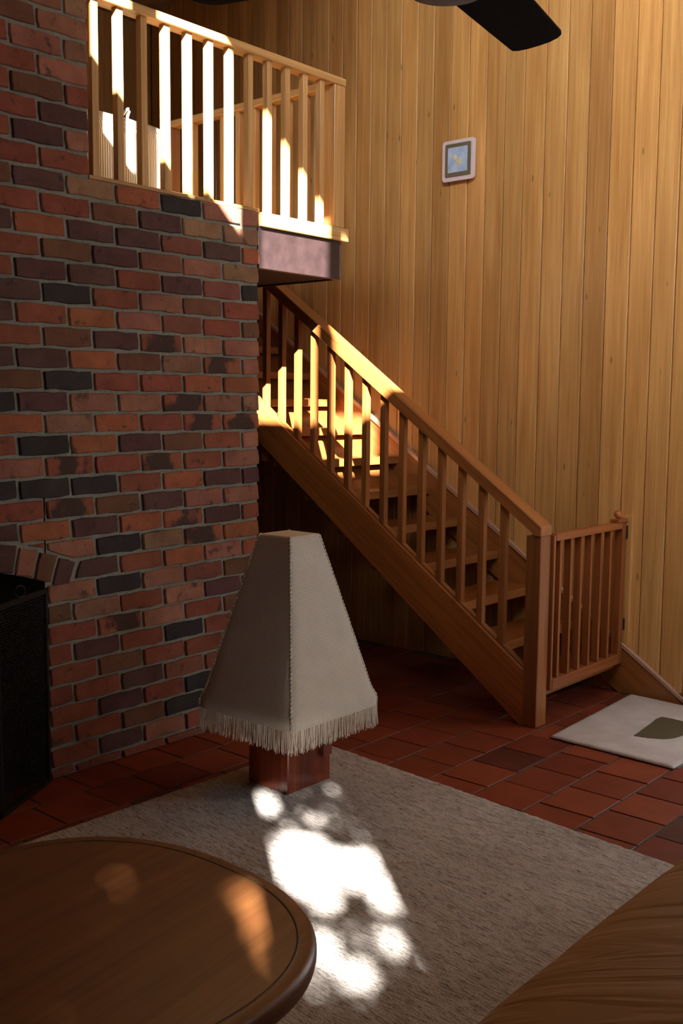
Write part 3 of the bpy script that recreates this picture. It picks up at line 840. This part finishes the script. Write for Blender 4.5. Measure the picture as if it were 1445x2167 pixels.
# ------------------------------------------------------------------ rug
def slab_from_quad(name, quad, z0, z1, nu, nv, jit, relief, seed, bulge=0.0):
    rr = random.Random(seed)
    bm = bmesh.new()
    A, B, C, D = [Vector(p) for p in quad]
    g = []
    for j in range(nv + 1):
        row = []
        for i in range(nu + 1):
            u, v_ = i / nu, j / nv
            p = A.lerp(B, u).lerp(D.lerp(C, u), v_)
            edge = i in (0, nu) or j in (0, nv)
            if edge: p = p + Vector((rr.uniform(-jit, jit), rr.uniform(-jit, jit)))
            row.append(bm.verts.new((p.x, p.y, (z0 + (z1 - z0) * .45 if edge else z1) + rr.uniform(-relief, relief))))
        g.append(row)
    for j in range(nv):
        for i in range(nu):
            bm.faces.new((g[j][i], g[j][i + 1], g[j + 1][i + 1], g[j + 1][i]))
    bd = g[0][:] + [r[-1] for r in g[1:]] + g[-1][-2::-1] + [r[0] for r in g[-2:0:-1]]
    lo = [bm.verts.new((v_.co.x, v_.co.y, z0)) for v_ in bd]
    k = len(bd)
    for i in range(k): bm.faces.new((bd[i], bd[(i + 1) % k], lo[(i + 1) % k], lo[i]))
    return finish(bm, name, True)
rq = [(0.9, 3.165), (3.487, 3.125), (3.255, 0.55), (0.9, 0.6)]
rug = link('rug', slab_from_quad('rug', rq, 0.0005, RUGZ, 170, 170, .004, .0012, 2), M['rug'], None, (0, 0, 0))
tag(rug, 'large taupe wool rug under the coffee table and lamp, lit by dappled sun', 'rug')

# ------------------------------------------------------------------ pale mat at the gate
mt = empty('door_mat', (4.72, 2.08, 0.0), 'pale woven mat with an olive motif lying before the stair gate', 'mat')
mq = [(4.262, 2.375), (5.195, 2.415), (5.160, 1.770), (4.236, 1.762)]
link('weave', slab_from_quad('weave', mq, 0.006, 0.0155, 60, 44, .0022, .0006, 4), M['mat'], mt, (0, 0, 0))
link('underlay', slab_from_quad('underlay', [(4.285, 2.355), (5.17, 2.395), (5.14, 1.80), (4.262, 1.750)], 0.0008, 0.0055, 8, 8, .002, 0, 5), M['rubber'], mt, (0, 0, 0))
mot = [(4.519, 2.078), (4.594, 2.084), (4.677, 2.093), (4.745, 2.099), (4.841, 2.112), (4.895, 2.106), (4.900, 2.051), (4.893, 1.995), (4.86, 1.955), (4.80, 1.925), (4.73, 1.91), (4.677, 1.908), (4.615, 1.92), (4.567, 1.951), (4.534, 2.008)]
mo = prism('motif', mot, 'Z', 0.0150, 0.0172, M['olive'], mt)
mo['label'] = 'olive woven motif'

# ------------------------------------------------------------------ coffee table
ct = empty('coffee_table', (1.221, 1.776, RUGZ), 'rounded brown timber coffee table with an inlaid line, standing on the rug', 'table')
TA, TB, TN = 0.459, 0.498, 2.35
def sup(s, n=96):
    out = []
    for i in range(n):
        a = 2 * math.pi * i / n
        c, d = math.cos(a), math.sin(a)
        out.append((1.221 + (TA - s) * math.copysign(abs(c) ** (2 / TN), c), 1.776 + (TB - s) * math.copysign(abs(d) ** (2 / TN), d)))
    return out
def loft(name, levels, mat, parent, cap=(True, True)):
    """levels = [(inset, z)...] lofted superellipse rings"""
    bm = bmesh.new(); rg = []
    for s, z in levels: rg.append([bm.verts.new((x - 1.221, y - 1.776, z)) for x, y in sup(s)])
    n = len(rg[0])
    for a, b in zip(rg, rg[1:]):
        for i in range(n): bm.faces.new((a[i], a[(i + 1) % n], b[(i + 1) % n], b[i]))
    if cap[0]: bm.faces.new(rg[0])
    if cap[1]: bm.faces.new(rg[-1])
    me = finish(bm, name, True)
    return link(name, me, mat, parent, (1.221, 1.776, 0))
top = loft('tabletop', [(.070, .392), (.012, .396), (.003, .405), (0, .416), (0, .434), (.003, .443), (.010, .449), (.014, .450), (.040, .450)], M['table'], ct)
inl = loft('inlay_line', [(.034, .4490), (.034, .4507), (.0395, .4507), (.0395, .4490)], plain('inlay', (0.06, 0.045, 0.02), 0.45), top, (False, False))
inl['label'] = 'thin dark inlaid line'
loft('apron', [(.10, .340), (.10, .394)], M['table'], ct)
for a in (45, 135, 225, 315):
    x, y = 1.221 + .30 * math.cos(R(a)), 1.776 + .32 * math.sin(R(a))
    link('leg', cyl_mesh(.019, .329, 16, 'Z', .027), M['lamp_wood'] if False else M['table'], ct, (x, y, RUGZ + .1645 + .0025))

# ------------------------------------------------------------------ sofa (its padded front edge fills the near corner of the picture)
so = empty('leather_sofa', (2.3, 0.3, RUGZ), 'tan leather sofa with a soft creased cushion at the edge of the rug', 'sofa')
def cushion_mesh(lx, ly, lz, n, e, wrinkle, seed, name):
    """superellipsoid cushion with stretched creases"""
    bm = bmesh.new(); rr = random.Random(seed)
    bmesh.ops.create_cube(bm, size=2)
    bmesh.ops.subdivide_edges(bm, edges=bm.edges[:], cuts=n, use_grid_fill=True)
    for v_ in bm.verts:
        p = v_.co.copy()
        L = (abs(p.x) ** e + abs(p.y) ** e + abs(p.z) ** e) ** (1 / e)
        q = p / L * 1.0
        v_.co = Vector((q.x * lx / 2, q.y * ly / 2, q.z * lz / 2))
    ph = [rr.uniform(0, 6) for _ in range(12)]
    for v_ in bm.verts:
        p = v_.co; s = 0
        for k in range(6):
            fx, fy = 9 + 7 * k, -(4 + 2.4 * k)
            env = max(0, math.sin(p.x * (2.3 + k) + ph[k])) * max(0.0, min(1, (p.y + ly * .18) / (ly * .4)))
            s += math.sin(p.x * fx + p.y * fy * 1.4 + ph[k + 6] + .8 * math.sin(p.x * 5 + k)) * env / (1 + .55 * k)
        v_.co.z += s * wrinkle * (1 if p.z > 0 else 0.15)
        v_.co.y += s * wrinkle * .5
    return finish(bm, name, True)
link('seat_cushion', cushion_mesh(2.1, .98, .36, 40, 7.0, .0012, 3, 'seat_cushion'), M['leather'], so, (2.10, 0.405, 0.415))
box('base_frame', (1.12, 0.02, 0.10), (3.10, 0.86, 0.255), M['leather'], so, 0.02)
link('backrest', cushion_mesh(2.1, .30, .62, 20, 6.0, .004, 6, 'backrest'), M['leather'], so, (2.10, -0.18, 0.62))
for x in (1.25, 2.95):
    for y in (0.1, 0.78): link('leg', cyl_mesh(.025, .095, 12), M['table'], so, (x, y, RUGZ + .0475 + .003))

# ------------------------------------------------------------------ ceiling fan
FX, FY, FZ = 1.4025, 1.000, 2.244
fan = empty('ceiling_fan', (FX, FY, FZ), 'dark bladed ceiling fan hanging high in front of the panelled wall', 'fan')
link('down_rod', cyl_mesh(.008, 3.20, 12), M['black'], fan, (FX, FY, FZ + 1.655))
link('motor_housing', cyl_mesh(.075, .112, 32, 'Z', .07, .014), M['fan_metal'], fan, (FX, FY, FZ + .004))
link('canopy', cyl_mesh(.07, .07, 24, 'Z', .03), M['black'], fan, (FX, FY, 5.455))
for deg, ln in ((12, .440), (107, .450), (192, .44), (283, .44)):
    bm = bmesh.new()
    w = .101
    prf = []
    n = 10
    for i in range(n + 1):                 # outline, tip slightly bowed with rounded corners
        tt = i / n; prf.append((.085 + (ln - .10) * tt, -(.030 + (w / 2 + .006 - .006 * tt - .030) * min(1, tt * 5))))
    tip = [(ln - .008, -w / 2 + .003), (ln + .001, -w / 2 + .012), (ln + .008, -.02), (ln + .009, .0), (ln + .007, .023), (ln + .001, w / 2 - .009), (ln - .007, w / 2 - .001)]
    prf = prf + tip + [(x, -y) for x, y in reversed(prf)]
    tl = R(-9)
    def P3(x, y, z): return Vector((x, y * math.cos(tl) - z * math.sin(tl), y * math.sin(tl) + z * math.cos(tl)))
    a_ = [bm.verts.new(P3(x, y, -.003)) for x, y in prf]; b_ = [bm.verts.new(P3(x, y, .003)) for x, y in prf]
    bm.faces.new(a_); bm.faces.new(list(reversed(b_)))
    for i in range(len(prf)): bm.faces.new((a_[i], a_[(i + 1) % len(prf)], b_[(i + 1) % len(prf)], b_[i]))
    o = link('blade', finish(bm, 'blade'), M['fan_blade'], fan, (FX, FY, FZ))
    o.rotation_euler = (0, 0, R(deg))
    o2 = link('bracket', box_mesh(.08, .024, .005, .001, M['black']), M['black'], o, (FX, FY, FZ + .006))
    o2.location = (.085, 0, .0062)

# ------------------------------------------------------------------ things on the landing
cu = empty('ribbed_cushion', (2.94, YB + .30, 2.377), 'white ribbed cushion standing behind the landing balusters beside the brick chimney', 'cushion')
bm = bmesh.new()
bmesh.ops.create_cube(bm, size=2)
bmesh.ops.subdivide_edges(bm, edges=bm.edges[:], cuts=16, use_grid_fill=True)
for v_ in bm.verts:
    p = v_.co.copy(); e = 9
    L = (abs(p.x) ** e + abs(p.z) ** e) ** (1 / e) if max(abs(p.x), abs(p.z)) > 0 else 1
    m_ = max(abs(p.x), abs(p.z)); k = m_ / L if L > 0 else 1
    x, z = p.x * k, p.z * k
    edge = max(abs(x), abs(z))
    th = 1 - .75 * max(0, (edge - .55) / .45) ** 2
    v_.co = Vector((x * .335, p.y * .075 * th, z * .215))
body = link('cushion_body', finish(bm, 'cushion_body', True), M['cord'], cu, (2.935, YB + .33, 2.598))
bm = bmesh.new()
pp = [(.335 * math.copysign(1, x) if abs(x) == 1 else x * .335, z) for x, z in ()]
tube_into(bm, [(-.325, -.004, .200), (-.16, -.004, .2135), (0, -.004, .215), (.16, -.004, .2135), (.322, -.004, .200)], .009, 8)
link('piping', finish(bm, 'piping', True), M['cord'], body, (2.935, YB + .33, 2.598))
bm = bmesh.new()
tube_into(bm, [(-.045, 0, 0), (-.03, 0, .014), (-.012, 0, .026), (.006, .004, .046), (.022, .006, .056), (.030, .008, .048), (.018, .008, .024), (.012, .004, .0)], .0075, 7)
lo_ = link('cord_loop', finish(bm, 'cord_loop', True), M['loop'], body, (3.065, YB + .33, 2.810))
cw = box('dark_cupboard_body', (1.9, 5.1, 2.377), (3.25, 5.6, 4.1), M['fascia'], None, 0.004)
cw.name = 'tall_cupboard'; tag(cw, 'tall dark cupboard in the shadow at the back of the landing', 'cupboard')
# navy garment hanging on the cupboard front
bm = bmesh.new(); nx, nz = 14, 12; g = []
for j in range(nz + 1):
    row = []
    for i in range(nx + 1):
        u, v_ = i / nx - .5, j / nz
        wdt = .16 + .22 * min(1, v_ * 2.2)
        row.append(bm.verts.new((u * wdt, -.025 - .018 * math.sin(u * 19 + v_ * 2) - .04 * (1 - 4 * u * u) * min(1, v_ * 3), -.95 * v_)))
    g.append(row)
for j in range(nz):
    for i in range(nx): bm.faces.new((g[j][i], g[j][i + 1], g[j + 1][i + 1], g[j + 1][i]))
bmesh.ops.solidify(bm, geom=bm.faces[:], thickness=.012)
hg = link('hanging_garment', finish(bm, 'garment', True), M['blue_cloth'], None, (3.02, 5.085, 3.62))
tag(hg, 'dark navy garment hanging on the cupboard front behind the white cushion', 'garment')

# ------------------------------------------------------------------ spark guard in front of the fireplace
sg = empty('spark_guard', (1.85, 3.42, 0.004), 'black mesh spark guard standing before the arched brick fireplace', 'fire screen')
def leaf(p, q, h):
    p, q = Vector((p[0], p[1], 0)), Vector((q[0], q[1], 0))
    L = (q - p).length; a = math.atan2(q.y - p.y, q.x - p.x)
    fr = bmesh.new()
    for (u0, u1, z0, z1) in ((0, L, 0, .018), (0, L, h - .018, h), (0, .018, 0, h), (L - .018, L, 0, h)):
        bmesh.ops.create_cube(fr, size=1, matrix=Matrix.Translation(((u0 + u1) / 2, 0, (z0 + z1) / 2)) @ Matrix.Diagonal((u1 - u0, .014, z1 - z0, 1)))
    o = link('leaf_frame', finish(fr, 'leaf_frame'), M['black'], sg, (p.x, p.y, 0.005)); o.rotation_euler = (0, 0, a)
    ms = bmesh.new()
    k = int(L / .011)
    for i in range(1, k): bmesh.ops.create_cube(ms, size=1, matrix=Matrix.Translation((L * i / k, 0, h / 2)) @ Matrix.Diagonal((.0030, .0016, h - .02, 1)))
    k = int(h / .011)
    for i in range(1, k): bmesh.ops.create_cube(ms, size=1, matrix=Matrix.Translation((L / 2, 0, h * i / k)) @ Matrix.Diagonal((L - .02, .0016, .0030, 1)))
    w_ = link('wire_mesh', finish(ms, 'wire_mesh'), M['black'], o, (p.x, p.y, 0.005), kind='stuff')
    return o
leaf((2.372, 3.598), (2.03, 3.405), .80)
mid_ = leaf((2.03, 3.405), (1.52, 3.405), .80)
leaf((1.52, 3.405), (1.18, 3.598), .80)
bm = bmesh.new()
tube_into(bm, [(.0 + .022 * math.cos(R(d)), 0, .022 * math.sin(R(d))) for d in range(0, 361, 20)], .003, 6, False)
link('handle_ring', finish(bm, 'handle_ring', True), M['black'], sg, (2.19, 3.495, .828))

# ------------------------------------------------------------------ garden tree outside the back windows; its leaves dapple the sun
KEEP = {'D': [(2.508, 2.445), (2.589, 2.504), (2.644, 2.478), (2.678, 2.388), (2.615, 2.326), (2.56, 2.307), (2.482, 2.242), (2.439, 2.173), (2.413, 2.105), (2.335, 2.02), (2.287, 2.01), (2.308, 2.101), (2.364, 2.286)],
 'E': [(2.606, 2.287), (2.649, 2.288), (2.651, 2.206), (2.716, 2.23), (2.698, 2.186), (2.653, 2.126), (2.587, 2.124), (2.529, 2.115), (2.431, 2.098), (2.474, 2.176)],
 'G': [(2.292, 1.824), (2.319, 1.806), (2.277, 1.729), (2.24, 1.705), (2.235, 1.753)],
 'H': [(2.093, 1.785), (2.139, 1.776), (2.101, 1.706), (2.041, 1.666), (2.013, 1.679), (2.033, 1.733)],
 'I': [(2.174, 1.957), (2.186, 1.92), (2.056, 1.806), (2.019, 1.797), (2.01, 1.808)],
 'A': [(2.823, 2.87), (2.865, 2.845), (2.781, 2.733), (2.694, 2.675), (2.701, 2.724)],
 't2': [(1.529, 1.567), (1.55, 1.56), (1.396, 1.358), (1.377, 1.353)],
 't1': [(1.578, 1.679), (1.623, 1.648), (1.541, 1.554), (1.522, 1.56)]}
HALF = {'F': [(2.545, 2.083), (2.62, 2.088), (2.594, 2.029), (2.512, 1.926), (2.456, 1.847), (2.417, 1.852), (2.45, 1.956), (2.473, 2.024)],
 'B': [(2.815, 2.578), (2.852, 2.557), (2.818, 2.5), (2.759, 2.474), (2.751, 2.519)],
 'C': [(3.056, 2.72), (3.099, 2.694), (3.044, 2.605), (3.006, 2.585), (3.016, 2.657)],
 'J': [(2.146, 1.706), (2.158, 1.692), (2.12, 1.644), (2.101, 1.647)],
 't3': [(1.44, 1.96), (1.491, 1.96), (1.403, 1.823), (1.375, 1.838)]}
tr = empty('garden_tree', (-5.2, -8.0, 0), 'leafy garden tree outside the back windows', 'tree')
bm = bmesh.new()
tube_into(bm, [(-5.2, -8.0, -.2), (-5.1, -7.9, 2.5), (-4.9, -7.6, 5.0), (-4.6, -7.3, 7.4)], [.16, .13, .10, .05], 10)
link('trunk', finish(bm, 'trunk', True), M['bark'], tr, (0, 0, 0))
bm = bmesh.new(); rl = random.Random(21)
sd = SUN.normalized()
def leafquad(c, r):
    n = Vector((rl.uniform(-1, 1), rl.uniform(-1, 1), rl.uniform(-1, 1)))
    n = (n * .8 - sd).normalized(); u = n.orthogonal().normalized(); u.rotate(Matrix.Rotation(rl.uniform(0, 6.28), 3, n)); w = n.cross(u)
    p = [c - u * r, c - u * .3 * r + w * .45 * r, c + u * r, c - u * .3 * r - w * .45 * r]
    q = [bm.verts.new(x) for x in p]; q[1].co += n * .15 * r; q[3].co += n * .15 * r
    bm.faces.new((q[0], q[2], q[1])); bm.faces.new((q[0], q[3], q[2]))
def far_point(x, y, z):
    d = rl.uniform(8.0, 9.6)
    return Vector((x, y, z)) - sd * d
cnt = 0
def spray(zone, z, xr, yr, n, r0, r1, pad):
    for _ in range(n):
        x, y = rl.uniform(*xr), rl.uniform(*yr)
        xb = x - (y - BACK) / 1.22
        if not any(a - .12 < xb < b + .12 for a, b in zone): continue
        r = rl.uniform(r0, r1)
        bad = False
        for name, po in KEEP.items():
            if (name[0] == 't') != (z > .3): continue
            for k in range(5):
                a = k * 1.2566
                rr = r * .75 if k else 0
                if inside((x + rr * math.cos(a), y + rr * math.sin(a)), po) and rl.random() < .86: bad = True; break
            if bad: break
        if bad: continue
        for name, po in HALF.items():
            if (name[0] == 't') != (z > .3): continue
            if inside((x, y), po) and rl.random() < .87: bad = True; break
        if bad: continue
        leafquad(far_point(x, y, z), r)
spray([(-1.02, -.545)], 0.012, (1.7, 3.4), (1.35, 3.1), 7600, .022, .045, .02)
spray([(-1.80, -1.205)], 0.012, (2.03, 2.7), (2.42, 2.95), 1500, .025, .05, .02)
spray([(-1.80, -1.205)], 0.45, (0.9, 1.8), (1.1, 2.6), 6000, .022, .045, .02)
link('foliage', finish(bm, 'foliage'), M['leaf'], tr, (0, 0, 0), kind='stuff')
